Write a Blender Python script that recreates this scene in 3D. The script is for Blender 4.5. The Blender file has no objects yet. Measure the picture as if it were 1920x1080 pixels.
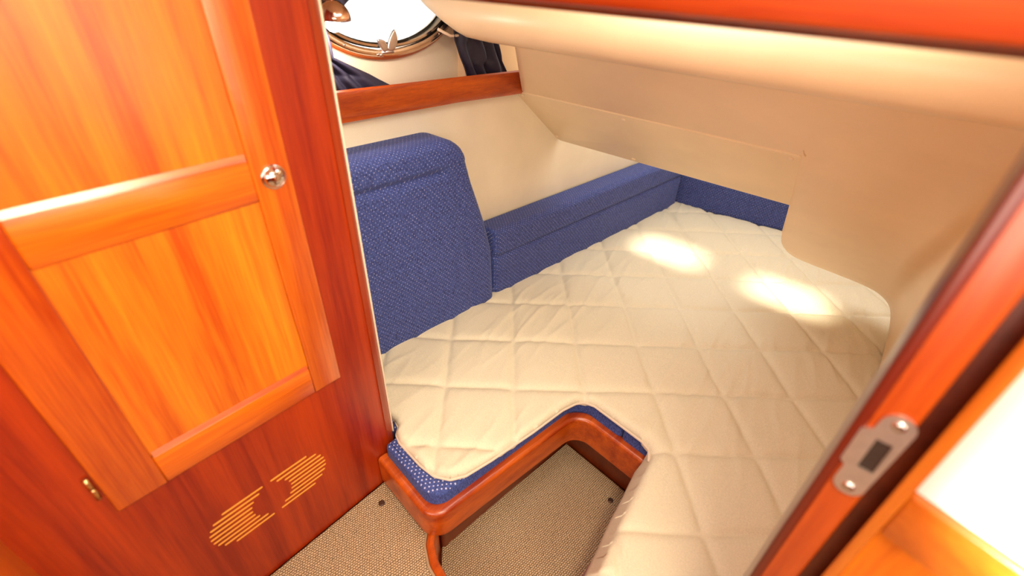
import bpy, bmesh, math, random
import numpy as np
from mathutils import Vector, Matrix, noise
from mathutils.geometry import tessellate_polygon

# ------------------------------------------------------------------ camera, world, light, exposure
C = bpy.context.scene.collection
OFF = 0.30                      # mattress top is 0.30 m above the well carpet; all numbers below are above the mattress
cam = bpy.data.cameras.new('camera'); co = bpy.data.objects.new('camera', cam); C.objects.link(co)
_f = 784900. ** .5
_d = Vector((-50, 1275, _f)).normalized()
_y = Vector((908, -580, _f)); _y = (_y - _d * _y.dot(_d)).normalized()
_z = -_d; _x = _y.cross(_z)
co.matrix_world = Matrix(((_x[0], -_x[1], -_x[2], 0), (_y[0], -_y[1], -_y[2], 0), (_z[0], -_z[1], -_z[2], 1.05 + OFF), (0, 0, 0, 1)))
cam.sensor_width = 36; cam.lens = 36 * _f / 1920; cam.clip_start = .02
cam.dof.use_dof = True; cam.dof.focus_distance = 1.55; cam.dof.aperture_fstop = 2.0
bpy.context.scene.camera = co
vs = bpy.context.scene.view_settings
vs.view_transform = 'Standard'; vs.look = 'None'; vs.exposure = 0.06; vs.gamma = 1; vs.use_curve_mapping = False

w = bpy.data.worlds.new('daylight'); bpy.context.scene.world = w; w.use_nodes = True
w.node_tree.nodes['Background'].inputs[0].default_value = (1, .97, .93, 1)
w.node_tree.nodes['Background'].inputs[1].default_value = 2.6

def area(name, loc, target, sx, sy, power, col, spread=180):
    l = bpy.data.lights.new(name, 'AREA'); l.shape = 'RECTANGLE'; l.size = sx; l.size_y = sy
    l.energy = power; l.color = col; l.spread = math.radians(spread)
    o = bpy.data.objects.new(name, l); C.objects.link(o)
    loc = Vector(loc) + Vector((0, 0, OFF)); t = Vector(target) + Vector((0, 0, OFF))
    o.location = loc; o.rotation_euler = (t - loc).to_track_quat('-Z', 'X').to_euler()
    return o
# added fill lights for the unseen saloon behind the camera: right side and companionway
area('saloon_side_fill', (1.36, -.30, 1.12), (-.76, .15, .95), .40, 1.0, 9, (1, .80, .55))
area('companionway_fill', (.05, -1.4, 1.05), (-.2, 1.1, .7), .6, .8, 9, (1, .78, .54))
# sun through the companionway on the open door at the right
area('sunbeam', (.02, -1.3, 1.60), (.38, .37, .92), .54, .37, 17, (1, .93, .84), 5)
# added fill light over the standing room, out of view
area('cabin_ceiling_fill', (-.38, .76, 1.225), (-.38, .76, 0), .34, .60, 3.6, (.94, .97, 1))
# added fill light right above the camera, for the glare on the locker
area('overhead_fill', (.15, .10, 1.43), (-.50, .15, .7), .36, .36, 15, (1, .86, .62), 120)
# two added ceiling lights, out of view: a narrow beam and a soft warm glow each
for lx in (-.62, -.12):
    area('berth_beam_fill', (lx, .58, 1.12), (lx - .015, 1.87, 0), .02, .26, .40, (1, .90, .68), 7)
    area('berth_glow_fill', (lx, .58, 1.19), (lx, 1.4, .3), .05, .24, 1.1, (1, .78, .46), 150)

# ------------------------------------------------------------------ materials
def nmat(name):
    m = bpy.data.materials.new(name); m.use_nodes = True
    nt = m.node_tree; b = nt.nodes['Principled BSDF']
    return m, nt, b
def N(nt, t, **k):
    n = nt.nodes.new(t)
    for a, v in k.items(): setattr(n, a, v)
    return n
def math_(nt, op, a, b=None, c=None):
    n = N(nt, 'ShaderNodeMath', operation=op)
    for i, v in enumerate((a, b, c)):
        if v is None: continue
        if isinstance(v, (int, float)): n.inputs[i].default_value = v
        else: nt.links.new(v, n.inputs[i])
    return n.outputs[0]
def ramp(nt, fac, stops):
    r = N(nt, 'ShaderNodeValToRGB'); e = r.color_ramp.elements
    while len(e) < len(stops): e.new(.5)
    for i, (p, c) in enumerate(stops): e[i].position = p; e[i].color = (*c, 1)
    nt.links.new(fac, r.inputs[0]); return r.outputs[0]
def wood(name, dark, light, grain='z', rough=.28, coat=.7, pore=.5):
    m, nt, b = nmat(name)
    tc = N(nt, 'ShaderNodeTexCoord')
    oi = N(nt, 'ShaderNodeObjectInfo')
    def ns(sc_c, sc_g, det=4, rg=.55):
        mp = N(nt, 'ShaderNodeMapping')
        s = [sc_c] * 3; s['xyz'.index(grain)] = sc_g; mp.inputs['Scale'].default_value = s
        nt.links.new(tc.outputs['Object'], mp.inputs['Vector'])
        nt.links.new(oi.outputs['Location'], mp.inputs['Location'])
        n = N(nt, 'ShaderNodeTexNoise'); n.inputs['Scale'].default_value = 1; n.inputs['Detail'].default_value = det
        n.inputs['Roughness'].default_value = rg
        nt.links.new(mp.outputs[0], n.inputs['Vector']); return n.outputs['Fac']
    broad = ns(20, 1.0, 5); streak = ns(120, 3.0, 3); pores = ns(420, 14, 2)
    v = math_(nt, 'ADD', math_(nt, 'ADD', math_(nt, 'MULTIPLY', broad, 1 - .85 * pore), math_(nt, 'MULTIPLY', streak, .45 * pore)), math_(nt, 'MULTIPLY', pores, .40 * pore))
    mid = [(a + c) / 2 for a, c in zip(dark, light)]
    col = ramp(nt, v, [(.38, dark), (.5, mid), (.62, light)])
    nt.links.new(col, b.inputs['Base Color'])
    b.inputs['Roughness'].default_value = rough
    b.inputs['Coat Weight'].default_value = coat; b.inputs['Coat Roughness'].default_value = .30
    bp = N(nt, 'ShaderNodeBump'); bp.inputs['Strength'].default_value = .12; bp.inputs['Distance'].default_value = .001
    nt.links.new(pores, bp.inputs['Height']); nt.links.new(bp.outputs[0], b.inputs['Normal'])
    return m
MAH_D, MAH_L = (.26, .021, .0012), (.56, .10, .007)
W_panel = wood('mahogany_panel_vertical', (.45, .060, .0008), (.80, .215, .006), 'z', .34)
W_frame = wood('mahogany_frame_vertical', (.36, .035, .0006), (.70, .14, .003), 'z', .26)
W_rail = wood('mahogany_frame_lengthwise', (.38, .042, .0006), (.74, .165, .004), 'y', .26)
W_carc = wood('mahogany_carcass_vertical', (.20, .007, .0003), (.39, .034, .0006), 'z', .36, .25)
W_cross = wood('mahogany_athwart', (.27, .02, .001), (.50, .07, .004), 'x', .27)
W_trim = wood('mahogany_trim_lengthwise', (.26, .022, .0008), (.58, .10, .003), 'y', .3, .5)
W_dark = wood('mahogany_dark', (.10, .012, .002), (.19, .028, .004), 'y', .35, .2)
W_blond = wood('blond_plywood_core', (.86, .36, .04), (.95, .48, .08), 'y', .5, 0)

def vinyl(name, base, rough=.5, bump=.15, coat=0.):
    m, nt, b = nmat(name)
    tc = N(nt, 'ShaderNodeTexCoord')
    n = N(nt, 'ShaderNodeTexNoise'); n.inputs['Scale'].default_value = 420; n.inputs['Detail'].default_value = 3
    nt.links.new(tc.outputs['Object'], n.inputs['Vector'])
    n2 = N(nt, 'ShaderNodeTexNoise'); n2.inputs['Scale'].default_value = 7; n2.inputs['Detail'].default_value = 4
    nt.links.new(tc.outputs['Object'], n2.inputs['Vector'])
    v = math_(nt, 'ADD', math_(nt, 'MULTIPLY', n.outputs['Fac'], .35), math_(nt, 'MULTIPLY', n2.outputs['Fac'], .65))
    col = ramp(nt, v, [(.3, [c * .93 for c in base]), (.7, [min(1, c * 1.05) for c in base])])
    nt.links.new(col, b.inputs['Base Color']); b.inputs['Roughness'].default_value = rough
    bp = N(nt, 'ShaderNodeBump'); bp.inputs['Strength'].default_value = bump; bp.inputs['Distance'].default_value = .0008
    nt.links.new(n.outputs['Fac'], bp.inputs['Height']); nt.links.new(bp.outputs[0], b.inputs['Normal'])
    b.inputs['Coat Weight'].default_value = coat; b.inputs['Coat Roughness'].default_value = .3
    return m
V_cream = vinyl('cream_vinyl_liner', (.89, .79, .60), .55)
V_beige = vinyl('beige_moulded_liner', (.90, .66, .41), .42, .06, .4)
V_panel = vinyl('beige_panel', (.92, .73, .47), .45, .06, .2)
V_white = vinyl('white_glare_and_diffuser', (.93, .92, .88), .3, .03)  # glare colour of the right door's upper panel, shared with the light diffusers
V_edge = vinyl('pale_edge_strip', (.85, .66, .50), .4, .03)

def fabric(name, mode, dotc=(.62, .62, .85), base_d=(.012, .020, .11), base_l=(.068, .105, .37), pitch=.0135):
    m, nt, b = nmat(name)
    g = N(nt, 'ShaderNodeNewGeometry')
    sp = N(nt, 'ShaderNodeSeparateXYZ'); nt.links.new(g.outputs['Position'], sp.inputs[0])
    sn = N(nt, 'ShaderNodeSeparateXYZ'); nt.links.new(g.outputs['Normal'], sn.inputs[0])
    X, Y, Z = sp.outputs
    if mode == 'top': s, t = X, Y
    elif mode == 'hull': s, t = Y, math_(nt, 'SUBTRACT', Z, X)
    else: s, t = X, math_(nt, 'ADD', Z, Y)
    u = math_(nt, 'DIVIDE', s, pitch); v = math_(nt, 'DIVIDE', t, pitch * .62)
    row = math_(nt, 'FLOOR', v)
    u = math_(nt, 'ADD', u, math_(nt, 'MULTIPLY', math_(nt, 'MODULO', row, 2.0), .5))
    fu = math_(nt, 'SUBTRACT', math_(nt, 'FRACT', u), .5); fv = math_(nt, 'MULTIPLY', math_(nt, 'SUBTRACT', math_(nt, 'FRACT', v), .5), .62)
    r = math_(nt, 'SQRT', math_(nt, 'ADD', math_(nt, 'MULTIPLY', fu, fu), math_(nt, 'MULTIPLY', fv, fv)))
    dot = math_(nt, 'LESS_THAN', r, .15 if mode == 'top' else .115)
    if mode == 'top': dot = math_(nt, 'MULTIPLY', dot, math_(nt, 'GREATER_THAN', sn.outputs[2], .55))
    tc = N(nt, 'ShaderNodeTexCoord')
    mp = N(nt, 'ShaderNodeMapping'); mp.inputs['Scale'].default_value = (420, 420, 130)
    nt.links.new(tc.outputs['Object'], mp.inputs['Vector'])
    n = N(nt, 'ShaderNodeTexNoise'); n.inputs['Scale'].default_value = 1; n.inputs['Detail'].default_value = 2
    nt.links.new(mp.outputs[0], n.inputs['Vector'])
    col = ramp(nt, n.outputs['Fac'], [(.32, base_d), (.68, base_l)])
    mx = N(nt, 'ShaderNodeMix', data_type='RGBA'); nm = N(nt, 'ShaderNodeTexNoise'); nm.inputs['Scale'].default_value = 55; nt.links.new(g.outputs['Position'], nm.inputs['Vector'])
    nt.links.new(math_(nt, 'MULTIPLY', dot, .8 if mode == 'top' else math_(nt, 'MULTIPLY', math_(nt, 'SUBTRACT', nm.outputs['Fac'], .25), 1.25)), mx.inputs[0])
    nt.links.new(col, mx.inputs[6]); mx.inputs[7].default_value = (*dotc, 1)
    nt.links.new(mx.outputs[2], b.inputs['Base Color'])
    b.inputs['Roughness'].default_value = .85
    b.inputs['Sheen Weight'].default_value = .18; b.inputs['Sheen Tint'].default_value = (.55, .62, 1, 1); b.inputs['Sheen Roughness'].default_value = .4
    bp = N(nt, 'ShaderNodeBump'); bp.inputs['Strength'].default_value = .35; bp.inputs['Distance'].default_value = .001
    nt.links.new(n.outputs['Fac'], bp.inputs['Height']); nt.links.new(bp.outputs[0], b.inputs['Normal'])
    return m
F_hull = fabric('blue_dotted_upholstery', 'hull')
F_foot = fabric('blue_dotted_upholstery_foot', 'foot')
F_top = fabric('blue_dotted_upholstery_seat', 'top')

def simple(name, col, rough=.5, metal=0., bumpscale=0, bump=.2):
    m, nt, b = nmat(name)
    tc = N(nt, 'ShaderNodeTexCoord'); n = N(nt, 'ShaderNodeTexNoise'); n.inputs['Scale'].default_value = bumpscale or 60
    n.inputs['Detail'].default_value = 3
    nt.links.new(tc.outputs['Object'], n.inputs['Vector'])
    nt.links.new(ramp(nt, n.outputs['Fac'], [(.3, [c * .92 for c in col]), (.7, [min(1, c * 1.06) for c in col])]), b.inputs['Base Color'])
    b.inputs['Roughness'].default_value = rough; b.inputs['Metallic'].default_value = metal
    if bumpscale:
        bp = N(nt, 'ShaderNodeBump'); bp.inputs['Strength'].default_value = bump; bp.inputs['Distance'].default_value = .001
        nt.links.new(n.outputs['Fac'], bp.inputs['Height']); nt.links.new(bp.outputs[0], b.inputs['Normal'])
    return m
M_cloth = simple('white_cotton_quilt', (.71, .635, .475), .85, 0, 300, .18)
M_hem = simple('cotton_hem', (.66, .54, .43), .85, 0, 500, .2)
M_navy = simple('navy_curtain_cloth', (.022, .018, .042), .62, 0, 350, .2)
M_chrome = simple('polished_steel', (.80, .74, .70), .10, 1)
M_satin = simple('satin_steel', (.86, .80, .78), .38, 1)
M_bronze = simple('warm_polished_bronze', (.82, .67, .54), .14, 1)
M_copper = simple('copper_shade', (.88, .56, .42), .16, 1)
M_brass = simple('brass_hinge', (.80, .52, .22), .3, 1)
M_dark = simple('opening_shade', (.03, .012, .006), .8)
M_screw = simple('cream_screw_cap', (.90, .72, .50), .35)
M_stud = simple('dark_snap_stud', (.10, .05, .035), .35, .6)
M_binding = simple('carpet_binding_tape', (.36, .24, .14), .9, 0, 400, .3)
M_water = simple('harbour_water', (.30, .38, .42), .12, 0, 1.2, .4)
m, nt, b = nmat('lamp_glow'); b.inputs['Emission Color'].default_value = (1, .93, .82, 1); b.inputs['Emission Strength'].default_value = 12; M_glow = m
m, nt, b = nmat('clear_glass'); out = nt.nodes['Material Output']
tr = N(nt, 'ShaderNodeBsdfTransparent'); tr.inputs[0].default_value = (.96, .98, .98, 1); gl = N(nt, 'ShaderNodeBsdfGlossy'); gl.inputs['Roughness'].default_value = .03
fr = N(nt, 'ShaderNodeFresnel'); mx = N(nt, 'ShaderNodeMixShader')
nt.links.new(fr.outputs[0], mx.inputs[0]); nt.links.new(tr.outputs[0], mx.inputs[1]); nt.links.new(gl.outputs[0], mx.inputs[2]); nt.links.new(mx.outputs[0], out.inputs[0]); M_glass = m

M_satin_early = M_added_hatch = vinyl('added_hatch_acrylic', (.9, .9, .88), .3, .02)
def carpet_mat():
    m, nt, b = nmat('woven_loop_carpet')
    g = N(nt, 'ShaderNodeTexCoord')
    mp = N(nt, 'ShaderNodeMapping'); mp.inputs['Rotation'].default_value = (0, 0, math.radians(6)); nt.links.new(g.outputs['Object'], mp.inputs['Vector'])
    nd = N(nt, 'ShaderNodeTexNoise'); nd.inputs['Scale'].default_value = 90; nt.links.new(g.outputs['Object'], nd.inputs['Vector'])
    sp = N(nt, 'ShaderNodeSeparateXYZ'); nt.links.new(mp.outputs[0], sp.inputs[0])
    px, py = .0056, .0066
    u = math_(nt, 'DIVIDE', sp.outputs[0], px); v = math_(nt, 'DIVIDE', sp.outputs[1], py)
    jit = math_(nt, 'MULTIPLY', math_(nt, 'SUBTRACT', nd.outputs['Fac'], .5), .9)
    v = math_(nt, 'ADD', v, jit); u = math_(nt, 'ADD', u, jit)
    v = math_(nt, 'ADD', v, math_(nt, 'MULTIPLY', math_(nt, 'MODULO', math_(nt, 'FLOOR', u), 2.0), .5))
    su = math_(nt, 'SINE', math_(nt, 'MULTIPLY', math_(nt, 'FRACT', u), math.pi)); sv = math_(nt, 'SINE', math_(nt, 'MULTIPLY', math_(nt, 'FRACT', v), math.pi))
    hgt = math_(nt, 'MULTIPLY', math_(nt, 'POWER', su, .5), math_(nt, 'POWER', sv, .4))
    n2 = N(nt, 'ShaderNodeTexNoise'); n2.inputs['Scale'].default_value = 260; nt.links.new(g.outputs['Object'], n2.inputs['Vector'])
    val = math_(nt, 'MULTIPLY', hgt, math_(nt, 'ADD', .62, math_(nt, 'MULTIPLY', n2.outputs['Fac'], .7)))
    col = ramp(nt, val, [(.2, (.05, .025, .012)), (.55, (.38, .25, .14)), (.9, (.66, .48, .30))])
    nt.links.new(col, b.inputs['Base Color']); b.inputs['Roughness'].default_value = .95
    bp = N(nt, 'ShaderNodeBump'); bp.inputs['Strength'].default_value = .8; bp.inputs['Distance'].default_value = .003
    nt.links.new(hgt, bp.inputs['Height']); nt.links.new(bp.outputs[0], b.inputs['Normal'])
    return m
M_carpet = carpet_mat()

# ------------------------------------------------------------------ builders
WL = {}
def empty(name, loc):
    o = bpy.data.objects.new(name, None); C.objects.link(o); o.empty_display_size = .05
    p = Vector(loc) + Vector((0, 0, OFF)); o.location = p; WL[o] = p; return o
def add(name, verts, faces, mat, parent=None, smooth=False):
    v = np.array(verts, float) + np.array([0, 0, OFF])
    lo, hi = v.min(0), v.max(0); org = Vector(((lo[0] + hi[0]) / 2, (lo[1] + hi[1]) / 2, lo[2]))
    me = bpy.data.meshes.new(name); me.from_pydata((v - np.array(org)).tolist(), [], [list(f) for f in faces])
    bm = bmesh.new(); bm.from_mesh(me); bmesh.ops.recalc_face_normals(bm, faces=bm.faces); bm.to_mesh(me); bm.free()
    me.materials.append(mat)
    if smooth: me.polygons.foreach_set('use_smooth', [True] * len(me.polygons))
    o = bpy.data.objects.new(name, me); C.objects.link(o)
    o.location = org - (WL[parent] if parent else Vector()); o.parent = parent; WL[o] = org
    return o
def addbm(name, bm, mat, parent=None, smooth=False):
    bm.verts.ensure_lookup_table(); bm.verts.index_update()
    vs_ = [v.co[:] for v in bm.verts]; fs = [[v.index for v in f.verts] for f in bm.faces]; bm.free()
    return add(name, vs_, fs, mat, parent, smooth)
def tag(o, label=None, cat=None, group=None, kind=None):
    if label: o['label'] = label
    if cat: o['category'] = cat
    if group: o['group'] = group
    if kind: o['kind'] = kind
    return o
def struct(o): o['kind'] = 'structure'; return o
def autosmooth(o, ang=40):
    me = o.data; bm = bmesh.new(); bm.from_mesh(me)
    for f in bm.faces: f.smooth = True
    for e in bm.edges:
        if len(e.link_faces) != 2 or e.calc_face_angle(0) > math.radians(ang): e.smooth = False
    bm.to_mesh(me); bm.free(); return o
def boxbm(x0, x1, y0, y1, z0, z1, bev=0., seg=2):
    bm = bmesh.new(); bmesh.ops.create_cube(bm, size=1)
    for v in bm.verts:
        v.co = Vector(((x0 + x1) / 2 + v.co.x * (x1 - x0), (y0 + y1) / 2 + v.co.y * (y1 - y0), (z0 + z1) / 2 + v.co.z * (z1 - z0)))
    if bev: bmesh.ops.bevel(bm, geom=bm.edges[:], offset=bev, segments=seg, affect='EDGES', profile=.5)
    return bm
def box(name, b, mat, parent=None, bev=0.003, xf=None):
    bm = boxbm(*b, bev)
    if xf:
        for v in bm.verts: v.co = Vector(xf(*v.co))
    return autosmooth(addbm(name, bm, mat, parent), 50)
def tube(path, r, n=10, closed=False):
    vs_, fs = [], []; P = [Vector(p) for p in path]; L = len(P)
    up = Vector((0, 0, 1))
    for i, p in enumerate(P):
        a = P[(i - 1) % L] if closed or i else P[0]; c = P[(i + 1) % L] if closed or i < L - 1 else P[-1]
        t = (c - a).normalized(); u = up if abs(t.z) < .9 else Vector((1, 0, 0))
        s = t.cross(u).normalized(); q = s.cross(t)
        rr = r[i] if isinstance(r, (list, tuple)) else r
        for k in range(n):
            an = 2 * math.pi * k / n; vs_.append(p + s * math.cos(an) * rr + q * math.sin(an) * rr)
    for i in range(L if closed else L - 1):
        j = (i + 1) % L
        for k in range(n): fs.append((i * n + k, i * n + (k + 1) % n, j * n + (k + 1) % n, j * n + k))
    if not closed: fs += [tuple(range(n))[::-1], tuple((L - 1) * n + k for k in range(n))]
    return vs_, fs
def lathe(prof, org, axis, n=24):
    """prof: (radius, height) along axis"""
    a = Vector(axis).normalized(); u = a.orthogonal().normalized(); v = a.cross(u); o = Vector(org)
    vs_, fs = [], []
    for r, hh in prof:
        for k in range(n):
            t = 2 * math.pi * k / n; vs_.append(o + a * hh + u * (r * math.cos(t)) + v * (r * math.sin(t)))
    for i in range(len(prof) - 1):
        for k in range(n): fs.append((i * n + k, i * n + (k + 1) % n, (i + 1) * n + (k + 1) % n, (i + 1) * n + k))
    fs += [tuple(range(n))[::-1], tuple((len(prof) - 1) * n + k for k in range(n))]
    return vs_, fs
def rounded(poly, rad, seg=6, closed=True):
    """round the corners of a 2D polyline; rad a number or a list per vertex"""
    out = []; L = len(poly)
    for i, p in enumerate(poly):
        r = rad[i] if isinstance(rad, (list, tuple)) else rad
        if r <= 0 or (not closed and i in (0, L - 1)): out.append(tuple(p)); continue
        p = Vector(p); a = Vector(poly[i - 1]) - p; c = Vector(poly[(i + 1) % L]) - p
        la, lc = a.length, c.length; a.normalize(); c.normalize()
        an = a.angle(c); d = min(r / math.tan(an / 2), la * .49, lc * .49); r = d * math.tan(an / 2)
        if an > 3.1: out.append(tuple(p)); continue
        p0, p1 = p + a * d, p + c * d; ctr = p + (a + c).normalized() * (r / math.sin(an / 2))
        v0, v1 = p0 - ctr, p1 - ctr; tot = v0.angle_signed(v1)
        for k in range(seg + 1):
            q = v0.copy(); q.rotate(Matrix.Rotation(-tot * k / seg, 2)); out.append(tuple(ctr + q))
    return out
def sweep(path, prof, closed_prof=True):
    """path: 2D plan points; prof: (n, z) with n to the right of travel"""
    P = [Vector(p) for p in path]; L = len(P); m_ = len(prof); vs_, fs = [], []
    for i, p in enumerate(P):
        t0 = (p - P[i - 1]).normalized() if i else (P[1] - p).normalized(); t1 = (P[i + 1] - p).normalized() if i < L - 1 else t0
        t = (t0 + t1).normalized(); nn = Vector((t.y, -t.x)); k = 1 / max(.5, nn.dot(Vector((t1.y, -t1.x))))
        for n_, z_ in prof: q = p + nn * n_ * k; vs_.append((q.x, q.y, z_))
    for i in range(L - 1):
        for k in range(m_ if closed_prof else m_ - 1): fs.append((i * m_ + k, i * m_ + (k + 1) % m_, (i + 1) * m_ + (k + 1) % m_, (i + 1) * m_ + k))
    if closed_prof: fs += [tuple(range(m_)), tuple((L - 1) * m_ + k for k in range(m_))]
    return vs_, fs
def prism(poly, z0, z1, bev=0., seg=3, xf=None):
    P = [Vector(p) for p in poly]; P = [p for i, p in enumerate(P) if (p - P[i - 1]).length > 1e-5]
    if sum(a.x * b.y - b.x * a.y for a, b in zip(P, P[1:] + P[:1])) < 0: P = P[::-1]
    L = len(P); mit = []
    for i, p in enumerate(P):
        a = (p - P[i - 1]).normalized(); c = (P[(i + 1) % L] - p).normalized()
        n0, n1 = Vector((-a.y, a.x)), Vector((-c.y, c.x)); mm = (n0 + n1); mm = mm / max(.3, mm.length_squared / 2); mit.append(mm)
    rings = [[(p.x, p.y, z0) for p in P]]
    if bev:
        for k in range(seg + 1):
            a = math.pi / 2 * k / seg; i_, zz = bev * (1 - math.cos(a)), z1 - bev + bev * math.sin(a)
            rings.append([(p.x + q.x * i_, p.y + q.y * i_, zz) for p, q in zip(P, mit)])
    else: rings.append([(p.x, p.y, z1) for p in P])
    bm = bmesh.new(); V = [[bm.verts.new(c) for c in r] for r in rings]
    for a, c in zip(V, V[1:]):
        for i in range(L): bm.faces.new((a[i], a[(i + 1) % L], c[(i + 1) % L], c[i]))
    for ring, vv_ in ((rings[0], V[0]), (rings[-1], V[-1])):
        for t in tessellate_polygon([[Vector((c[0], c[1], 0)) for c in ring]]):
            try: bm.faces.new([vv_[i] for i in t])
            except ValueError: pass
    if xf:
        for v in bm.verts: v.co = Vector(xf(*v.co))
    return bm
def poly_grid(poly, cell):
    """quads covering a polygon, border vertices snapped to it. returns pts, faces, inside distance"""
    A = np.array(poly, float); B = np.roll(A, -1, 0); lo, hi = A.min(0) - cell * 1.5, A.max(0) + cell * 1.5
    xs = np.arange(lo[0], hi[0], cell); ys = np.arange(lo[1], hi[1], cell)
    gx, gy = np.meshgrid(xs, ys, indexing='ij'); P = np.stack([gx.ravel(), gy.ravel()], 1)
    best = np.full(len(P), 1e9); near = P.copy(); ins = np.zeros(len(P), bool)
    for a, c in zip(A, B):
        e = c - a; t = np.clip(((P - a) @ e) / max(e @ e, 1e-12), 0, 1); q = a + t[:, None] * e
        d = np.hypot(*(P - q).T); m_ = d < best; best[m_] = d[m_]; near[m_] = q[m_]
        cr = (a[1] > P[:, 1]) != (c[1] > P[:, 1])
        with np.errstate(divide='ignore', invalid='ignore'): xx = (c[0] - a[0]) * (P[:, 1] - a[1]) / (c[1] - a[1]) + a[0]
        ins ^= cr & (P[:, 0] < xx)
    ny = len(ys); idx = np.arange(len(P)).reshape(len(xs), ny)
    q = np.stack([idx[:-1, :-1], idx[1:, :-1], idx[1:, 1:], idx[:-1, 1:]], -1).reshape(-1, 4)
    q = q[ins[q].sum(1) >= 2]
    snap = ~ins | (best < cell * .3); P2 = np.where(snap[:, None], near, P); dist = np.where(snap, 0, best)
    used = np.unique(q); mp = np.full(len(P), -1); mp[used] = np.arange(len(used))
    return P2[used], mp[q], dist[used]
def boundary_loops(faces):
    from collections import defaultdict
    ec = {}
    for f in faces:
        for i in range(len(f)):
            a, c = int(f[i]), int(f[(i + 1) % len(f)])
            if (c, a) in ec: del ec[(c, a)]
            else: ec[(a, c)] = 1
    return list(ec)
def skirted(P, faces, z, depth, out=None, levels=3):
    """heightfield (P, z) with its border pulled down by depth(p); returns verts, faces"""
    vs_ = [(p[0], p[1], zz) for p, zz in zip(P, z)]; fs = [tuple(int(i) for i in f) for f in faces]
    be = boundary_loops(faces); bv = sorted({i for e in be for i in e}); mp = {}
    for l in range(1, levels + 1):
        for i in bv:
            t = l / levels; d = depth(P[i]); ox, oy = out(P[i], t) if out else (0, 0)
            mp[(i, l)] = len(vs_); vs_.append((P[i][0] + ox, P[i][1] + oy, z[i] - d * t))
    for i in bv: mp[(i, 0)] = i
    for a, c in be:
        for l in range(levels): fs.append((mp[(a, l)], mp[(c, l)], mp[(c, l + 1)], mp[(a, l + 1)])[::-1])
    return vs_, fs
D0 = -1.1067
def H(y, off, z): return (D0 + .113 * y - off, y, z)       # a point off metres outboard of the bolster line along the hull

# ------------------------------------------------------------------ the setting
struct(box('floor', (-1.6, 1.5, -1.7, 2.9, -.42, -.32), W_dark, None, 0))
# hull wall under the shelf
def grid_wall(name, f, us, vs2, mat, thick=.02, smooth=True):
    vv = [f(u, v) for u in us for v in vs2]; n = len(vs2)
    ff = [(i * n + j, (i + 1) * n + j, (i + 1) * n + j + 1, i * n + j + 1) for i in range(len(us) - 1) for j in range(n - 1)]
    o = add(name, vv, ff, mat, None, smooth); return struct(o)
lw = prism([(-.2, -.32), (2.75, -.32), (2.75, .712), (-.2, .712)], .1, .125, 0, xf=lambda y, z, o: H(y, o, z))
struct(addbm('wall_left', lw, V_cream))
# upper hull wall with the oval window opening, recessed behind the shelf
CY, CZ, EA, EB = .885, .957, .222, .132
hole = [(CY + EA * math.cos(t), CZ + EB * math.sin(t)) for t in [2 * math.pi * k / 48 for k in range(48)]]
outer = [(.2, .69), (1.125, .69), (1.125, 1.4), (.2, 1.4)]
loops = [[Vector((a, c, 0)) for a, c in outer], [Vector((a, c, 0)) for a, c in hole]]
tri = tessellate_polygon(loops); flat = outer + hole
vv = [H(a, .20, c) for a, c in flat] + [H(a, .23, c) for a, c in flat]; n = len(flat)
ff = [tuple(t) for t in tri] + [tuple(i + n for i in t) for t in tri] + [(4 + k, 4 + (k + 1) % 48, n + 4 + (k + 1) % 48, n + 4 + k) for k in range(48)]
struct(add('wall_upper', vv, ff, V_cream))
o = addbm('wall_return', prism([(1.125, .23), (1.125, .2), (1.118, .16), (1.125, .148), (1.145, .145), (1.75, .145), (1.75, .23)], .69, 1.4, 0, xf=lambda y, of, z: H(y, of, z)), V_beige); struct(o); o.name = 'wall_upper_return'
struct(box('wall_foot', (-1.2, .6, 2.62, 2.66, -.32, 1.0), V_cream, None, 0))
struct(box('wall_right', (.27, .30, .5, 2.62, -.32, 1.4), V_beige, None, 0))
ceil = struct(box('ceiling', (-1.45, .6, .40, 1.6, 1.24, 1.28), V_cream, None, 0))

# added saloon behind the camera, unseen, shapes the light: low mahogany sides, open above
W_sal = wood('saloon_mahogany', (.20, .012, .0008), (.38, .05, .003), 'z', .35)
struct(box('wall_back', (-1.6, 1.5, -1.64, -1.6, -.42, .75), W_sal, None, 0))
struct(box('wall_saloon_right', (1.44, 1.48, -1.6, .9, -.42, .86), W_sal, None, 0))
struct(box('bulkhead_right', (.62, 1.46, .42, .46, -.42, 1.45), W_sal, None, 0)).name = 'wall_bulkhead'
struct(box('wall_saloon_left', (-1.5, -.80, -1.6, -.33, -.42, 1.45), W_sal, None, 0))
struct(box('ceiling_saloon', (-1.6, 1.5, -1.0, .46, 1.45, 1.48), V_cream, None, 0))

# moulded liner under the cockpit: valance, sloping face and the rounded corner on the right
def slope_z(y): return .695 - .868 * (y - 1.27)
VP = [(1.20, 1.235), (1.13, 1.13), (1.06, 1.055), (1.015, 1.01), (.985, .965), (.978, .935), (.982, .908), (.993, .887), (1.008, .874), (1.026, .868), (1.046, .868), (1.07, .874)]
def vx_left(z): return -1.085 - max(0, (z - .87)) * 1.9
us = [i / 40 for i in range(41)]
vv, n = [], len(VP)
for u in us:
    for k, (y, z) in enumerate(VP):
        xl = vx_left(z) + (.03 if k > 8 else 0); x = xl + (.30 - xl) * u
        e = max(0, 1 - (x - xl) / .09); yy = y + .06 * e * e            # the left end rolls away
        vv.append((x, yy, z + .012 * e * e))
ff = [(i * n + j, (i + 1) * n + j, (i + 1) * n + j + 1, i * n + j + 1) for i in range(40) for j in range(n - 1)]
o = add('trim_1', vv, ff, V_beige, None, True); struct(o)
md = o.modifiers.new('thickness', 'SOLIDIFY'); md.thickness = .012; md.offset = -1
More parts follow.
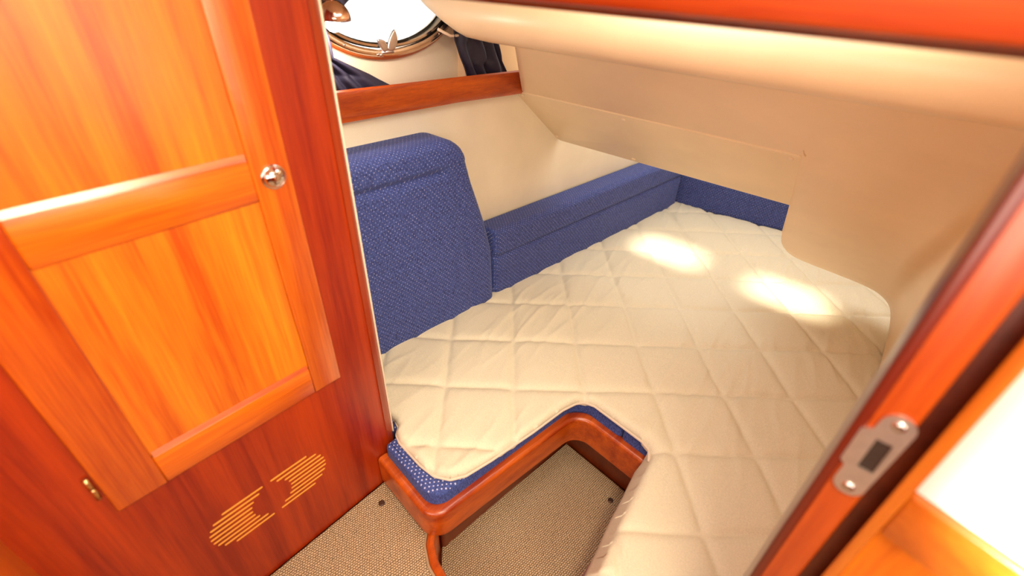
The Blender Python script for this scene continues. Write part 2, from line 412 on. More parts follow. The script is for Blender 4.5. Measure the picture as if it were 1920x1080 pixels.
# sloping face: strip above the access panel, then the bulging right part
def lin(a, b, t): return tuple(p + (q - p) * t for p, q in zip(a, b))
cols = []
SZ0 = 1.04
topz = slope_z(SZ0)
cols_def = [((-.165, SZ0 + .0, topz), (-.214, 1.70, .315)), ((-.150, SZ0, topz), (-.212, 1.80, .23)), ((-.10, SZ0, topz), (-.165, 1.885, .158)), ((0, SZ0, topz), (-.03, 1.905, .138)),
            ((.09, SZ0 - .003, topz), (.07, 1.91, .128)), ((.15, SZ0 - .02, topz), (.13, 1.905, .115)), ((.195, 1.05, topz), (.17, 1.885, .09)), ((.225, .99, topz), (.192, 1.83, .05)),
            ((.243, .90, topz), (.203, 1.72, .015)), ((.25, .80, topz), (.21, 1.55, -.01)), ((.255, .65, topz), (.225, 1.2, -.02)), ((.262, .5, topz), (.245, .5, -.02))]
NR = 30; NS = 9                     # row NS lies on the seam of the access panel
def rowt(r): return .25 * r / NS if r <= NS else .25 + .75 * (r - NS) / (NR - NS)
def crom(p0, p1, p2, p3, t): return tuple(.5 * (2 * b + (c - a) * t + (2 * a - 5 * b + 4 * c - d) * t * t + (3 * b - a - 3 * c + d) * t ** 3) for a, b, c, d in zip(p0, p1, p2, p3))
tops = [c[0] for c in cols_def]; bots = [c[1] for c in cols_def]; fine = []
for i in range(len(cols_def) - 1):
    for k in range(4):
        g = lambda A, q: A[max(0, min(len(A) - 1, q))]
        fine.append((crom(g(tops, i - 1), tops[i], tops[i + 1], g(tops, i + 2), k / 4), crom(g(bots, i - 1), bots[i], bots[i + 1], g(bots, i + 2), k / 4), i + k / 4))
fine.append((tops[-1], bots[-1], len(cols_def) - 1))
NL = 24; vv = []; n = NR + 3
SEAM_Y = 1.2665
def rowpt(a, b_, r):
    # the upper rows run from the top line to the seam, the lower ones from the seam to the rim
    ts = (SEAM_Y - SZ0) / (1.86 - SZ0)
    t = ts * r / NS if r <= NS else ts + (1 - ts) * (r - NS) / (NR - NS)
    return lin(a, b_, t), t
for i in range(NL):
    for r in range(n):
        rr = min(r, NS); y = SZ0 + (SEAM_Y - SZ0) * rr / NS
        xl = -.948 - .118 * max(-.3, (y - 1.085) / (SEAM_Y - 1.085))
        x = xl + (-.170 - xl) * (i / NL) ** 1.3; e = max(0, 1 - (x - xl) / .045)
        vv.append((x, y + .05 * e * e, slope_z(y) + .02 * e * e))
for a, b_, ci in fine:
    for r in range(NR + 1):
        p, t = rowpt(a, b_, r)
        if ci < 4 and r <= NS: y = SZ0 + (SEAM_Y - SZ0) * r / NS; p = (p[0], y, slope_z(y)) if ci < 3 else lin((p[0], y, slope_z(y)), p, ci - 3)
        sw = math.exp(-((t - .6) / .24) ** 2) * max(0, 1 - abs(ci - 5) / 4) * .036 * min(1, max(0, t - .25) / .2)     # swelling of the moulding
        vv.append((p[0] - sw * .5, p[1] - sw, p[2] + sw * .2))
    p = vv[-1]; lo_ = ci < 6.5
    vv.append((p[0] + (.003 if lo_ else .02), p[1] + .014, p[2] - .006)); vv.append((p[0] + (.005 if lo_ else .03), p[1] + .05, p[2] + .012))
NCc = NL + len(fine)
ff = [(i * n + j, (i + 1) * n + j, (i + 1) * n + j + 1, i * n + j + 1) for i in range(NCc - 1) for j in range(n - 1) if not (i < NL and j >= NS)]
# left edge of the right part turns in beside the access panel
base = NL * n; e0 = len(vv)
for r in range(NS, n): p = vv[base + r]; vv.append((p[0] - .001, p[1] + .030, p[2] + .026))
ff += [(base + NS + k, base + NS + k + 1, e0 + k + 1, e0 + k) for k in range(n - NS - 1)]
o = add('trim_2', vv, ff, V_beige, None, True); struct(o)
md = o.modifiers.new('thickness', 'SOLIDIFY'); md.thickness = .008; md.offset = 1
bm = bmesh.new(); bm.from_mesh(o.data); bmesh.ops.delete(bm, geom=[v for v in bm.verts if not v.link_faces], context='VERTS'); bm.to_mesh(o.data); bm.free()
autosmooth(o, 50)
struct(box('added_hatch', (-.70, -.06, .57, .95, 1.228, 1.242), M_satin_early, None, .003))  # added hatch body in the unseen ceiling, goes with the fill light
# door header and post
hd = struct(box('trim_4', (-.80, .32, .45, .50, 1.014, 1.26), W_cross, None, .006))
struct(box('trim_5', (-.80, .32, .485, .525, 1.006, 1.03), W_dark, None, .003))

# ------------------------------------------------------------------ door post with strike plate
post = struct(box('door_frame', (.070, .104, .45, .50, -.19, 1.014), wood('mahogany_post', (.30, .03, .0015), (.55, .085, .006), 'z', .25), None, .004))
struct(box('bead', (.0625, .0735, .4485, .50, -.19, 1.014), wood('mahogany_bead_dark', (.10, .006, .0006), (.16, .012, .001), 'z', .3), post, .003))
box('rebate', (.104, .140, .474, .50, -.19, 1.014), W_dark, post, .002)
def plate_poly():
    # outline seen on the post face (x, z): two screw lobes joined by a web, and the lip on the cabin side
    pts = []
    c1, c2, r = (.0925, .712), (.0885, .620), .0135
    for k in range(9): a = math.radians(0 + 180 * k / 8); pts.append((c1[0] + r * math.cos(a), c1[1] + r * math.sin(a)))
    pts += [(.078, .700), (.070, .694), (.070, .648), (.0755, .642)]
    for k in range(9): a = math.radians(180 + 180 * k / 8); pts.append((c2[0] + r * math.cos(a), c2[1] + r * math.sin(a)))
    return pts
pl = plate_poly(); win = [(.0845, .690), (.0845, .648), (.098, .648), (.098, .690)]
loops = [[Vector((a, c, 0)) for a, c in pl], [Vector((a, c, 0)) for a, c in win]]
tri = tessellate_polygon(loops); flat = pl + win; n = len(flat)
vv = [(a, .4475, c) for a, c in flat] + [(a, .4500, c) for a, c in flat]
ff = [tuple(t) for t in tri] + [tuple(i + n for i in t) for t in tri]
for rng in (range(len(pl)), range(len(pl), n)):
    r_ = list(rng)
    for k in range(len(r_)): i, j = r_[k], r_[(k + 1) % len(r_)]; ff.append((i, j, n + j, n + i))
sp_ = add('strike_plate', vv, ff, M_satin, post); sp_['label'] = 'satin steel strike plate with a lip and two screws'
for cx_, cz_ in ((.0925, .714), (.0885, .618)):
    v_, f_ = lathe([(.0058, 0), (.0056, .0012), (.003, .0022), (.0005, .0024)], (cx_, .4475, cz_), (0, -1, 0), 16); add('screw', v_, f_, M_chrome, sp_, True)
box('keeper_shade', (.0847, .0978, .4494, .4499, .6482, .6898), M_dark, sp_, 0)  # thin dark sheet, paints the shade inside the plate's opening

# open panelled door on the right
DO, DD = Vector((.1165, .440)), Vector((.966, -.258)); DN = Vector((-.258, -.966))
def dx(s, n_, z): q = DO + DD * s + DN * n_; return (q.x, q.y, z)
dr = empty('door_1', dx(.25, 0, -.15)); dr['kind'] = 'structure'
box('backing', (.0, .46, -.03, -.012, -.15, 1.25), W_frame, dr, 0, dx)
box('stile', (0, .0115, -.03, 0, -.15, 1.25), wood('mahogany_stile_light', (.42, .08, .004), (.66, .19, .012), 'z', .26), dr, .0015, dx)
box('stile', (.40, .46, -.03, 0, -.15, 1.25), W_frame, dr, .002, dx)
Wx2 = wood('mahogany_door_rail', (.36, .065, .003), (.56, .14, .008), 'x', .26)
for z0, z1 in ((.590, .655), (1.18, 1.25), (-.15, -.05)): box('rail', (.0115, .40, -.03, -.001, z0, z1), Wx2, dr, .003, dx)
o = box('panel', (.0115, .40, -.02, -.009, .655, 1.18), V_white, dr, .001, dx); o['label'] = 'upper panel with sun glare painted white'  # white colour stands for sun glare on the varnished wood
box('panel', (.0115, .40, -.02, -.011, -.05, .590), W_panel, dr, .001, dx)

# ------------------------------------------------------------------ left bulkhead post and hanging locker
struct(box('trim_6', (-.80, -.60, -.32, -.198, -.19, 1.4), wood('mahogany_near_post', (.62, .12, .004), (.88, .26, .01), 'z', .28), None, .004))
cab = empty('hanging_locker', (-.90, .12, -.19))
tag(cab, 'tall glossy mahogany locker with panelled door and slotted vent, left of the berth', 'locker')
FX = -.768
slots = []; pitch = .0129; cvy, cvz = .127, .0515
for k in range(9):
    dz = (k - 4) * pitch; z = cvz - dz
    rr = .0545; lx = math.sqrt(max(0, rr * rr - dz * dz)); inner = math.sqrt(max(0, .043 ** 2 - dz * dz)) if abs(dz) < .043 else .008
    inner = max(inner, .008)
    slots.append((cvy - .076 - lx, cvy - inner, z)); slots.append((cvy + inner, cvy + .076 + lx, z))
def slot_poly(y0, y1, z, r=.0030):
    p = []
    for k in range(5): a = math.radians(-90 + 180 * k / 4); p.append((y1 - r + r * math.cos(a), z + r * math.sin(a)))
    for k in range(5): a = math.radians(90 + 180 * k / 4); p.append((y0 + r + r * math.cos(a), z + r * math.sin(a)))
    return p
outer = [(-.20, -.19), (.428, -.19), (.428, 1.4), (-.20, 1.4)]
polys = [slot_poly(*s) for s in slots]
loops = [[Vector((a, c, 0)) for a, c in q] for q in [outer] + polys]
tri = tessellate_polygon(loops); flat = [p for q in [outer] + polys for p in q]; n = len(flat)
vv = [(FX, a, c) for a, c in flat] + [(FX - .002, a, c) for a, c in flat]; ff = [tuple(t) for t in tri]; b0 = 0
for q in [outer] + polys:
    L = len(q)
    for k in range(L): i, j = b0 + k, b0 + (k + 1) % L; ff.append((i, j, n + j, n + i))
    b0 += L
add('front_panel', vv, ff, W_carc, cab)
for q in polys:
    m_ = len(q); vv = [(FX - .0006, a, c) for a, c in q] + [(FX - .006, a, c) for a, c in q]
    ff = [tuple(range(m_)), tuple(range(m_, 2 * m_))] + [(k, (k + 1) % m_, m_ + (k + 1) % m_, m_ + k) for k in range(m_)]
    add('vent_slot', vv, ff, W_blond, cab)
box('body', (-1.06, FX - .003, -.20, .440, -.19, 1.4), W_carc, cab, 0)
pp = rounded([(-.80, .426), (FX + .004, .426), (FX + .004, .447), (-.80, .447)], [0, .0, .014, 0], 6)
bm = prism(pp, -.19, 1.4, 0); autosmooth(addbm('corner_post', bm, wood('mahogany_corner', (.20, .014, .001), (.36, .04, .003), 'z', .22), cab), 30)
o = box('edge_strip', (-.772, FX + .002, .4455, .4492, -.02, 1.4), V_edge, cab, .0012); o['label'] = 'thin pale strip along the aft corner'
# the door: backing with two recessed panels, stiles and rails
dY0, dY1, dZ0, dZ1 = -.082, .338, .275, 1.36
DF = FX + .010
bm = prism(rounded([(dY0, dZ0), (dY1, dZ0), (dY1, dZ1), (dY0, dZ1)], [.008, .008, 0, 0], 4), FX + .0012, FX + .003, 0, xf=lambda y, z, x: (x, y, z))
door = addbm('door', bm, W_dark, cab)
def dbox(name, y0, y1, z0, z1, xb, xt, mat, bev=.002): return box(name, (xb, xt, y0, y1, z0, z1), mat, door, bev)
dbox('stile', dY0, -.008, dZ0, dZ1, FX + .003, DF, W_frame, .003)
dbox('stile', .277, dY1, dZ0, dZ1, FX + .003, DF, wood('mahogany_stile_right', (.40, .05, .001), (.74, .17, .006), 'z', .3), .003)
for z0, z1 in ((.716, .786), (dZ0, .345), (1.29, dZ1)):
    r_ = dbox('rail', -.008, .277, z0, z1, FX + .003, DF - .0006, W_rail, .0035)
dbox('panel', -.008, .277, .345, .716, FX + .002, FX + .0045, W_panel, 0)
dbox('panel', -.008, .277, .786, 1.29, FX + .002, FX + .0045, W_panel, 0)
# sloped mouldings on the upper edge of the rails
for z in (.786, .345):
    vv = [(FX + .0046, -.006, z + .008), (FX + .0046, .275, z + .008), (DF - .001, .275, z - .001), (DF - .001, -.006, z - .001), (FX + .003, -.006, z - .001), (FX + .003, .275, z - .001)]
    add('moulding', vv, [(0, 1, 2, 3), (0, 4, 5, 1), (0, 3, 4), (1, 5, 2), (3, 2, 5, 4)], W_rail, door)
v_, f_ = lathe([(.0195, 0), (.0205, .002), (.0195, .004), (.0175, .0045), (.0168, .003), (.0165, .006), (.0145, .0095), (.010, .0125), (.005, .014), (.0005, .0144)], (DF, .307, .751), (1, 0, 0), 32)
o = add('knob', v_, f_, M_chrome, door, True); o['label'] = 'round chrome push-button knob'
v_, f_ = tube([(FX + .006, -.0895, .322), (FX + .006, -.0895, .346), (FX + .006, -.0895, .3465), (FX + .006, -.0895, .3475), (FX + .006, -.0895, .348), (FX + .006, -.0895, .372)], [.0042, .0042, .0032, .0032, .0042, .0042], 12)
add('hinge', v_, f_, M_brass, cab, True)
box('hinge_leaf', (FX, FX + .0016, -.0945, -.086, .326, .368), M_brass, cab, .0005)

# ------------------------------------------------------------------ berth: platform, fascia, rail
berth = empty('berth', (-.45, 1.3, -.32)); tag(berth, 'built-in mahogany berth base with rounded front rail under the blue cushions', 'berth')
rail_path = [(-.765, .386), (-.52, .362), (-.4435, .884), (-.182, .858), (-.06, .46)]
rp = rounded(rail_path, [0, .055, .055, .04, 0], 10, closed=False)
def railprof(t, z0, z1, r=.011):
    p = [(0, z0), (0, z1 - r)] + [(-r + r * math.cos(a), z1 - r + r * math.sin(a)) for a in [math.pi / 2 * k / 4 for k in range(1, 5)]]
    p += [(-t + r * math.cos(a), z1 - r + r * math.sin(a)) for a in [math.pi / 2 + math.pi / 2 * k / 4 for k in range(0, 5)]] + [(-t, z0)]
    return p
v_, f_ = sweep(rp, railprof(.024, -.172, -.076)); o = add('front_rail', v_, f_, W_trim, berth); autosmooth(o, 50)
v_, f_ = sweep(rounded([(-.790, .432), (-.545, .41), (-.545, .43), (-.4945, .935), (-.22, .906), (-.11, .46)], [0, .01, .01, .02, .02, 0], 5, closed=False), [(0, -.32), (0, -.165), (-.015, -.165), (-.015, -.32)])
add('fascia', v_, f_, W_dark, berth)
plat = [(-.79, .46), (-.57, .44), (-.515, .955), (-.20, .93), (-.19, .50), (.25, .50), (.25, 2.6), (-.93, 2.6), (-1.16, .46)]
addbm('platform', prism(plat, -.32, -.142), W_dark, berth)
# base cushions
bA = rounded([(-.757, .410), (-.538, .387), (-.466, .909), (-.306, .893), (-.306, 1.30), (-.965, 1.30), (-1.048, .468), (-.757, .458)], [.012, .05, .05, .012, 0, 0, 0, .012], 8)
o = autosmooth(addbm('berth_cushion', prism(bA, -.140, -.030, .014, 4), F_top), 60)
tag(o, 'blue dotted base cushion by the locker with its rounded front corner showing', 'cushion')
bB = rounded([(-.3025, .893), (-.206, .883), (-.195, .84), (-.16, .80), (-.13, .512), (.235, .50), (.215, 1.5), (.195, 2.40), (-.845, 2.33), (-.965, 1.304), (-.3025, 1.304)], [.012, .02, 0, 0, 0, 0, 0, 0, 0, 0, 0], 8)
o = autosmooth(addbm('berth_cushion', prism(bB, -.140, -.030, .014, 4), F_top), 60)
tag(o, 'blue dotted base cushion under the right leg of the quilt, showing at the inner corner', 'cushion')

# ------------------------------------------------------------------ quilted mattress topper
ol = [(-1.078, .472), (-1.064, .62), (-1.010, 1.09), (-.864, 2.41), (-.31, 2.467), (.19, 2.52), (.205, 2.17), (.222, 1.67), (.238, 1.2), (.246, .53), (-.150, .505), (-.168, .61), (-.180, .705), (-.190, .782),
      (-.196, .835), (-.212, .868), (-.240, .880), (-.316, .889), (-.405, .899), (-.435, .890), (-.452, .868), (-.466, .822), (-.482, .70), (-.507, .559), (-.524, .485), (-.545, .451), (-.582, .431), (-.632, .428), (-.725, .436), (-.752, .446), (-.768, .466), (-.79, .472)]
P, F, dist = poly_grid(ol, .0055)
Q = np.zeros(len(P))
for i, (x, y) in enumerate(P):
    v3 = Vector((x * 3, y * 3, 1.3)); wob = noise.noise(v3) * .008 + noise.noise(v3 * 3.1) * .004
    a = (-.636 * x + .772 * y - 1.21 + wob) / .213; bq = (.746 * x + .666 * y + .147 + wob * .8) / .209
    da = abs(a - round(a)) * .213; db = abs(bq - round(bq)) * .209
    puff = (1 - math.exp(-da / .010)) * (1 - math.exp(-db / .010))
    thread = .0016 * (math.exp(-(da / .0028) ** 2) + math.exp(-(db / .0028) ** 2))
    msk = max(0, min(1, .55 + 1.2 * noise.noise(Vector((x * 2.3 + 5, y * 2.3, 0)))))
    wr = 1 - abs(noise.noise(Vector((x * 17 + y * 3, y * 3.2 - x * 1.5, 4.2)))) * 2
    wr2 = 1 - abs(noise.noise(Vector((x * 34 + y * 8, y * 6 - x * 2, 9.1)))) * 2
    lump = noise.noise(Vector((x * 6, y * 6, 7)))
    z = -.013 + .0130 * puff + thread + msk * (.0042 * max(wr, 0) ** 3 + .0022 * max(wr2, 0) ** 3) + .0016 * lump
    d = dist[i]; r = .020
    on_leg = x > -.24 and y < .9 and x < .1
    if on_leg: r = .035
    if d < r: z -= r * .75 * (1 - math.sqrt(max(0, 1 - (1 - d / r) ** 2)))
    # puckers along the hem
    if d < .07 and not on_leg: z += .0016 * (1 - d / .07) * math.sin(60 * (x * 1.3 + y)) * (.5 + noise.noise(Vector((x * 20, y * 20, 2))))
    Q[i] = z
def dep(p):
    x, y = p
    if x > -.215 and y < .87 and x < .1: return .14 * min(1, max(.08, (.87 - y) / .05 + .1)) if y > .82 else .15
    return .012
def outw(p, t):
    x, y = p
    if x > -.215 and y < .87 and x < .1: k = .026 * math.sin(min(1, t * 2) * 1.57) * min(1, (.87 - y) / .04) + .0012 * t * math.sin(y * 40); return (-k, 0)
    return (0, 0)
v_, f_ = skirted(P, F, Q, dep, outw, 4)
tp = add('mattress_topper', v_, f_, M_cloth, None, True)
tag(tp, 'cream diamond-quilted mattress topper covering the whole L-shaped berth', 'mattress topper')
hem = [(x, y) for x, y in ol[14:32]]
hr = rounded(hem, .02, 3, closed=False)
v_, f_ = tube([(x, y, -.024) for x, y in hr], .0042, 6); o = add('hem', v_, f_, M_hem, tp, True)

# ------------------------------------------------------------------ backrest and bolsters
def hull_cushion(name, outline, thick, fn, cell=.008, edge=.03, mat=F_hull, front=0.):
    P, F, d = poly_grid(outline, cell); vs_ = []; z = np.zeros(len(P))
    for i, (y, zz) in enumerate(P):
        e = edge; hh = thick
        if d[i] < e: hh -= e * (1 - math.sqrt(max(0, 1 - (1 - d[i] / e) ** 2)))
        z[i] = hh + fn(y, zz, d[i])
    v_, f_ = skirted(P, F, z, lambda p: thick * .75, None, 3)
    return add(name, [H(y, .098 + front - hh, zz) for (y, zz, hh) in v_], f_, mat, None, True)
bo = rounded([(.447, -.03), (1.092, -.03), (1.080, .20), (1.050, .32), (.995, .48), (.955, .625), (.447, .625)], [.0, .01, .3, .3, .3, .085, 0], 10)
def backfn(y, z, d):
    g = 0
    if y < .90: g -= .013 * math.exp(-((z - .535) / .009) ** 2) * min(1, (.90 - y) / .04)
    zz = .535 - z
    if zz > 0:
        yl = .905 + .07 * min(1, zz / .4)
        g -= .004 * math.exp(-((y - yl) / .012) ** 2) * min(1, zz / .1)
    if z > .55: g += .004
    return g + .0012 * noise.noise(Vector((y * 9, z * 9, 1)))
bk = hull_cushion('backrest_cushion', bo, .112, backfn, .008, .035, F_hull, .0)
tag(bk, 'tall blue dotted backrest cushion standing beside the locker against the hull', 'cushion')
def bolfn(y, z, d): return -.011 * math.exp(-((z - .158) / .007) ** 2) + (.004 if z > .165 else 0) * 1 + .001 * noise.noise(Vector((y * 9, z * 9, 1)))
bl = hull_cushion('bolster_cushion', rounded([(1.096, -.02), (2.385, -.02), (2.385, .265), (1.094, .265)], [.008, .008, .01, .01], 4), .10, bolfn, .008, .022)
tag(bl, 'long low blue bolster cushion along the hull side of the quilt', 'cushion')
# foot bolster (athwart)
P, F, d = poly_grid([(-.955, -.02), (.18, -.02), (.18, .255), (-.955, .255)], .01); z = np.zeros(len(P))
for i, (x, zz) in enumerate(P):
    hh = .09
    if d[i] < .02: hh -= .02 * (1 - math.sqrt(max(0, 1 - (1 - d[i] / .02) ** 2)))
    z[i] = hh - .009 * math.exp(-((zz - .16) / .007) ** 2)
v_, f_ = skirted(P, F, z, lambda p: .07, None, 3)
ft = add('bolster_cushion', [(x, 2.585 + .125 * x - hh + .01, zz) for (x, zz, hh) in v_], f_, F_foot, None, True)
tag(ft, 'blue dotted bolster cushion across the foot of the berth, under the overhanging panel', 'cushion')

# ------------------------------------------------------------------ access panel
nrm = Vector((0, -.655, -.755)).normalized(); tdir = Vector((0, .7552, -.6555))
def PL(x, t, n_): q = Vector((x, 1.27, .695)) + tdir * t + nrm * n_; return tuple(q)
T = .318
pp = rounded([(-1.062, .0022), (-.1755, .0022), (-.1925, T), (-1.036, T), (-1.05, .18)], [0, .018, .004, .02, 0], 5)
ap = addbm('access_panel', prism(pp, -.012, .0016, .002, 2, xf=lambda x, t, n_: PL(x, t, n_)), V_panel)
autosmooth(ap, 40); tag(ap, 'beige removable access panel with screw caps below the overhead moulding', 'panel')
for x, t in ((-1.04, .018), (-.66, .022), (-.205, .022), (-1.028, .285), (-.705, .298)):
    v_, f_ = lathe([(.0075, 0), (.0072, .0014), (.005, .0028), (.0005, .0033)], PL(x, t, .0014), nrm, 14); add('screw_cap', v_, f_, M_screw, ap, True)

# ------------------------------------------------------------------ shelf with fiddle rail, curtains, lamp, window
sh = empty('shelf', H(.9, .13, .695)); tag(sh, 'mahogany shelf with a raised fiddle rail under the oval window', 'shelf')
addbm('shelf_board', prism([(.44, .072), (1.262, .072), (1.262, .145), (1.12, .145), (1.12, .2), (.44, .2)], .698, .712, 0, xf=lambda y, o_, z: H(y, o_, z)), W_trim, sh)
prof = [(.0715, .692), (.0705, .694), (.0705, .712), (.0705, .755), (.073, .764), (.079, .768), (.086, .766), (.089, .758), (.089, .692)]
vv = []
for i in range(15):
    y = .44 + (1.272 - .44) * i / 14
    for o_, z in prof: vv.append(H(y + (.012 if z < .70 and i == 14 else 0), o_, z + (lambda u_, k_: (1 - k_) * (.018 - .020 * u_) + k_ * (.006 - .013 * u_))((y - .66) / .6, (z - .692) / .076)))
m_ = len(prof); ff = [(i * m_ + k, i * m_ + (k + 1) % m_, (i + 1) * m_ + (k + 1) % m_, (i + 1) * m_ + k) for i in range(14) for k in range(m_)] + [tuple(range(m_)), tuple(14 * m_ + k for k in range(m_))]
autosmooth(add('fiddle_rail', vv, ff, W_trim, sh), 40)

def curtain(name, rows, amp, nfold, seed, nu=60, nv=26):
    """rows: (t, y0, y1, z, off)"""
    rnd = random.Random(seed); vv = []
    for j in range(nv + 1):
        t = j / nv
        for a, c in zip(rows, rows[1:]):
            if a[0] <= t <= c[0]: k = (t - a[0]) / (c[0] - a[0]); k = k * k * (3 - 2 * k); r = [p + (q - p) * k for p, q in zip(a, c)]; break
        _, y0, y1, z0, z1, of = r
        for i in range(nu + 1):
            u = i / nu; y = y0 + (y1 - y0) * u; z = z0 + (z1 - z0) * u
            f = math.sin(u * nfold * 2 * math.pi + 2.2 * noise.noise(Vector((u * 2, t * 2.5, seed))) * 2) * amp
            f += amp * .8 * noise.noise(Vector((u * 6, t * 5, seed + 3)))
            q = H(y + amp * .5 * noise.noise(Vector((u * 5, t * 4, seed + 7))), of + f, z); vv.append(q)
    n = nu + 1; ff = [(j * n + i, j * n + i + 1, (j + 1) * n + i + 1, (j + 1) * n + i) for j in range(nv) for i in range(nu)]
    o = add(name, vv, ff, M_navy, None, True)
    md = o.modifiers.new('thickness', 'SOLIDIFY'); md.thickness = .0025
    return o
c = curtain('curtain', [(0, 1.0, 1.16, 1.18, 1.18, .118), (.35, 1.035, 1.165, .93, .93, .112), (.62, 1.040, 1.195, .855, .845, .108), (.85, 1.062, 1.215, .79, .79, .106), (1, 1.085, 1.245, .748, .752, .110)], .009, 3.6, 3)
tag(c, 'dark navy curtain bunched at the right end of the wooden shelf', 'curtain')
c = curtain('curtain', [(0, .60, .835, 1.05, 1.05, .150), (.3, .60, .765, .945, .955, .150), (.45, .60, .690, .90, .90, .15), (.62, .60, .695, .85, .835, .15), (.82, .60, .79, .80, .785, .145), (1, .60, .865, .742, .742, .135)], .009, 4.2, 11)
tag(c, 'dark navy curtain tied back at the left of the oval window beside the locker', 'curtain')
# curtain track end, cream loop above the right curtain
v_, f_ = tube([H(1.0, .13, .885), H(1.03, .115, .868), H(1.07, .112, .868), H(1.10, .118, .88)], .004, 10); o = add('curtain_tie', v_, f_, V_edge, None, True)
tag(o, 'cream tie loop holding the navy curtain at the right of the window', 'curtain tie')

def oval(a, c, k, n=64): t = 2 * math.pi * k / n; return (CY + a * math.cos(t), CZ + c * math.sin(t))
def oval_ring(name, prof, mat, parent, n=64):
    """prof: (extra radius, off)"""
    m_ = len(prof); vv = []
    for k in range(n):
        for e, of in prof: y, z = oval(EA + e, EB + e, k, n); vv.append(H(y, of, z))
    ff = [(k * m_ + j, k * m_ + (j + 1) % m_, ((k + 1) % n) * m_ + (j + 1) % m_, ((k + 1) % n) * m_ + j) for k in range(n) for j in range(m_)]
    return autosmooth(add(name, vv, ff, mat, parent), 40)
win_ = empty('window_1', H(CY, .2, CZ - EB)); win_['kind'] = 'structure'
oval_ring('outer_ring', [(-.001, .2), (-.001, .184), (.010, .184), (.0145, .188), (.0155, .2)], wood('mahogany_ring', (.34, .06, .012), (.52, .13, .03), 'y', .22), win_)
oval_ring('flange', [(-.012, .215), (-.012, .178), (-.006, .174), (.002, .174), (.006, .178), (.007, .19)], M_bronze, win_)
oval_ring('inner_frame', [(-.028, .212), (-.028, .186), (-.024, .180), (-.018, .180), (-.0145, .186), (-.0145, .212)], M_chrome, win_)
vv = [H(*oval(EA - .026, EB - .026, k)[:1], .200, oval(EA - .026, EB - .026, k)[1]) for k in range(64)] + [H(oval(EA - .026, EB - .026, k)[0], .205, oval(EA - .026, EB - .026, k)[1]) for k in range(64)]
add('pane', vv, [tuple(range(64)), tuple(range(64, 128))] + [(k, (k + 1) % 64, 64 + (k + 1) % 64, 64 + k) for k in range(64)], M_glass, win_)
# clamp with two ears, hinge and screws on the frame
ky, kz = .868, .838
def K(y, z, of): return H(ky + y, of, kz + z)
v_, f_ = tube([K(-.018, -.006, .176), K(.018, -.006, .176)], .0048, 10); cl = add('clamp', v_, f_, M_satin, win_, True)
for tip, wd in (((.021, .052), .027), ((-.030, .031), .021)):
    bx = .006 if tip[0] > 0 else -.006; d_ = Vector((tip[0] - bx, tip[1])); L_ = d_.length; d_.normalize(); e_ = Vector((d_.y, -d_.x)); left, right = [], []
    for k in range(11):
        t = k / 10; ww = wd * .5 * (math.sin(math.pi * (.16 + .84 * t)) ** .75 if t < 1 else .03); c_ = Vector((bx, -.004)) + d_ * L_ * t + e_ * (.004 * math.sin(math.pi * t))
        left.append(tuple(c_ - e_ * ww)); right.append(tuple(c_ + e_ * ww))
    bm = prism(right + left[::-1], 0, .006, .0035, 3, xf=lambda y, z, t_: K(y, z, .176 - t_ - .12 * z))
    autosmooth(addbm('ear', bm, M_satin, cl), 60)
for yy, zz in ((-.030, -.010), (-.022, -.012)):
    v_, f_ = lathe([(.005, 0), (.0048, .003), (.003, .005), (.0005, .0055)], K(yy, zz, .176), (.99, 0, 0), 12); add('screw', v_, f_, M_chrome, cl, True)
for k in (56, 59, 60, 41):
    y, z = oval(EA - .003, EB - .003, k); v_, f_ = lathe([(.0034, 0), (.003, .002), (.0005, .003)], H(y, .175, z), (.99, 0, 0), 10); add('screw', v_, f_, M_chrome, win_, True)

# reading lamp
lc = Vector(H(.676, .085, .926)); ax = Vector((.10, .02, .99)).normalized()
lp = empty('reading_lamp', tuple(lc - ax * .03)); tag(lp, 'small polished copper dome reading lamp, lit, in front of the oval window', 'lamp')
R = .040; pr = [(R * math.cos(a), R * math.sin(a)) for a in [math.pi / 2 * k / 10 for k in range(10)]] + [(.0005, R)]
pi_ = [((R - .002) * math.cos(a), (R - .002) * math.sin(a)) for a in [math.pi / 2 * k / 10 for k in range(9, -1, -1)]]
v_, f_ = lathe(pr + [(.0004, R - .002)] + pi_, lc, ax, 32)
f_ = f_[:-2]; n = 32; L_ = len(pr) + 1 + len(pi_)
f_ += [((L_ - 1) * n + k, (L_ - 1) * n + (k + 1) % n, (k + 1) % n, k) for k in range(n)]
add('shade', v_, f_, M_copper, lp, True)
v_, f_ = lathe([(.001, -.016), (.010, -.013), (.0175, -.005), (.0175, .003), (.010, .012), (.001, .014)], lc - ax * .012, ax, 20); add('bulb', v_, f_, M_glow, lp, True)
bl_ = bpy.data.lights.new('reading_lamp_light', 'POINT'); bl_.energy = 1.6; bl_.color = (1, .90, .76); bl_.shadow_soft_size = .012
blo = bpy.data.objects.new('reading_lamp_light', bl_); C.objects.link(blo); blo.location = lc - ax * .045 + Vector((0, 0, OFF))
v_, f_ = lathe([(.006, R - .002), (.006, R + .010), (.003, R + .012)], lc, ax, 14); add('cap', v_, f_, M_copper, lp, True)
v_, f_ = tube([tuple(lc + ax * (R + .006)), tuple(lc + Vector((-.03, -.01, .055))), H(.66, .196, .965)], .004, 10); add('arm', v_, f_, M_bronze, lp, True)
v_, f_ = lathe([(.024, 0), (.023, .006), (.010, .010), (.001, .011)], H(.66, .2, .965), (.99, 0, 0), 20); add('base', v_, f_, M_bronze, lp, True)

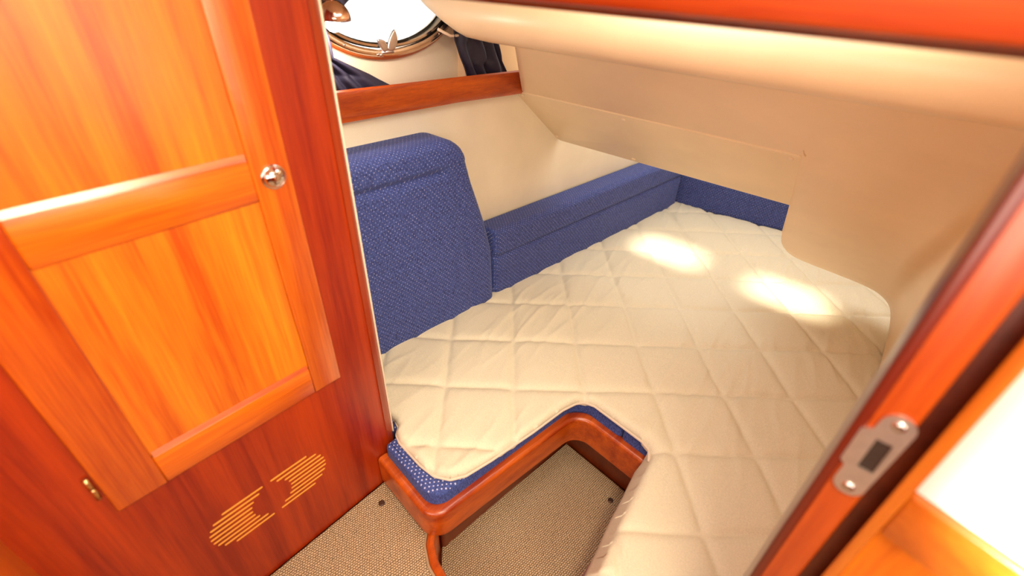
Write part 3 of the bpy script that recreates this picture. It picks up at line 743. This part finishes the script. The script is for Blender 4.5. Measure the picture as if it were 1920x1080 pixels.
# ------------------------------------------------------------------ carpets
pc = rounded([(-.764, -.9), (.70, -.9), (.70, .26), (.06, .27), (-.40, .302), (-.50, .322), (-.545, .352), (-.563, .385), (-.764, .403)], [0, 0, 0, .02, .1, .05, .03, .02, 0], 6)
o = addbm('carpet', prism(pc, -.215, -.186, .004, 2), M_carpet); tag(o, 'tan woven loop carpet on the step in front of the locker', 'carpet')
v_, f_ = lathe([(.009, 0), (.0085, .002), (.005, .003), (.0005, .0015)], (-.715, .345, -.186), (0, 0, 1), 14); add('snap_stud', v_, f_, M_stud, o, True)
rim = rounded([(-.568, .392), (-.535, .352), (-.49, .326), (-.40, .306), (.05, .272)], .05, 6, closed=False)
st = empty('step_edge', (-.3, .32, -.31)); tag(st, 'curved mahogany step edge between the two carpet levels', 'step')
v_, f_ = sweep(rim, [(.004, -.31), (.004, -.184), (.001, -.178), (-.008, -.174), (-.016, -.177), (-.0195, -.184), (-.0195, -.31)]); autosmooth(add('riser', v_, f_, W_trim, st), 40)
v_, f_ = sweep([(x, y) for x, y in rim], [(.0095, -.20), (.0095, -.182), (.004, -.180), (.004, -.20)]); add('binding', v_, f_, M_binding, st)
wc = [(-.553, .41), (-.492, .926), (-.22, .90), (-.20, .55), (.10, .50), (.10, .30), (-.40, .335), (-.50, .36)]
o = addbm('carpet', prism(wc, -.318, -.300, .004, 2), M_carpet); tag(o, 'sunken tan carpet in the foot well between the berth legs', 'carpet')
v_, f_ = lathe([(.009, 0), (.0085, .002), (.005, .003), (.0005, .0015)], (-.27, .845, -.300), (0, 0, 1), 14); add('snap_stud', v_, f_, M_stud, o, True)

# ------------------------------------------------------------------ added bodies for the unseen ceiling lights, water outside
for x in (-.62, -.12):
    hs = box('added_lamp_housing', (x - .13, x + .13, .57, .63, 1.205, 1.238), M_satin, ceil, .004)
    box('added_lamp_diffuser', (x - .115, x + .115, .582, .618, 1.199, 1.206), V_white, hs, .001)
o = box('water', (-30, -1.9, -14, 22, -.9, -.88), M_water, None, 0); struct(o); o.name = 'ground'
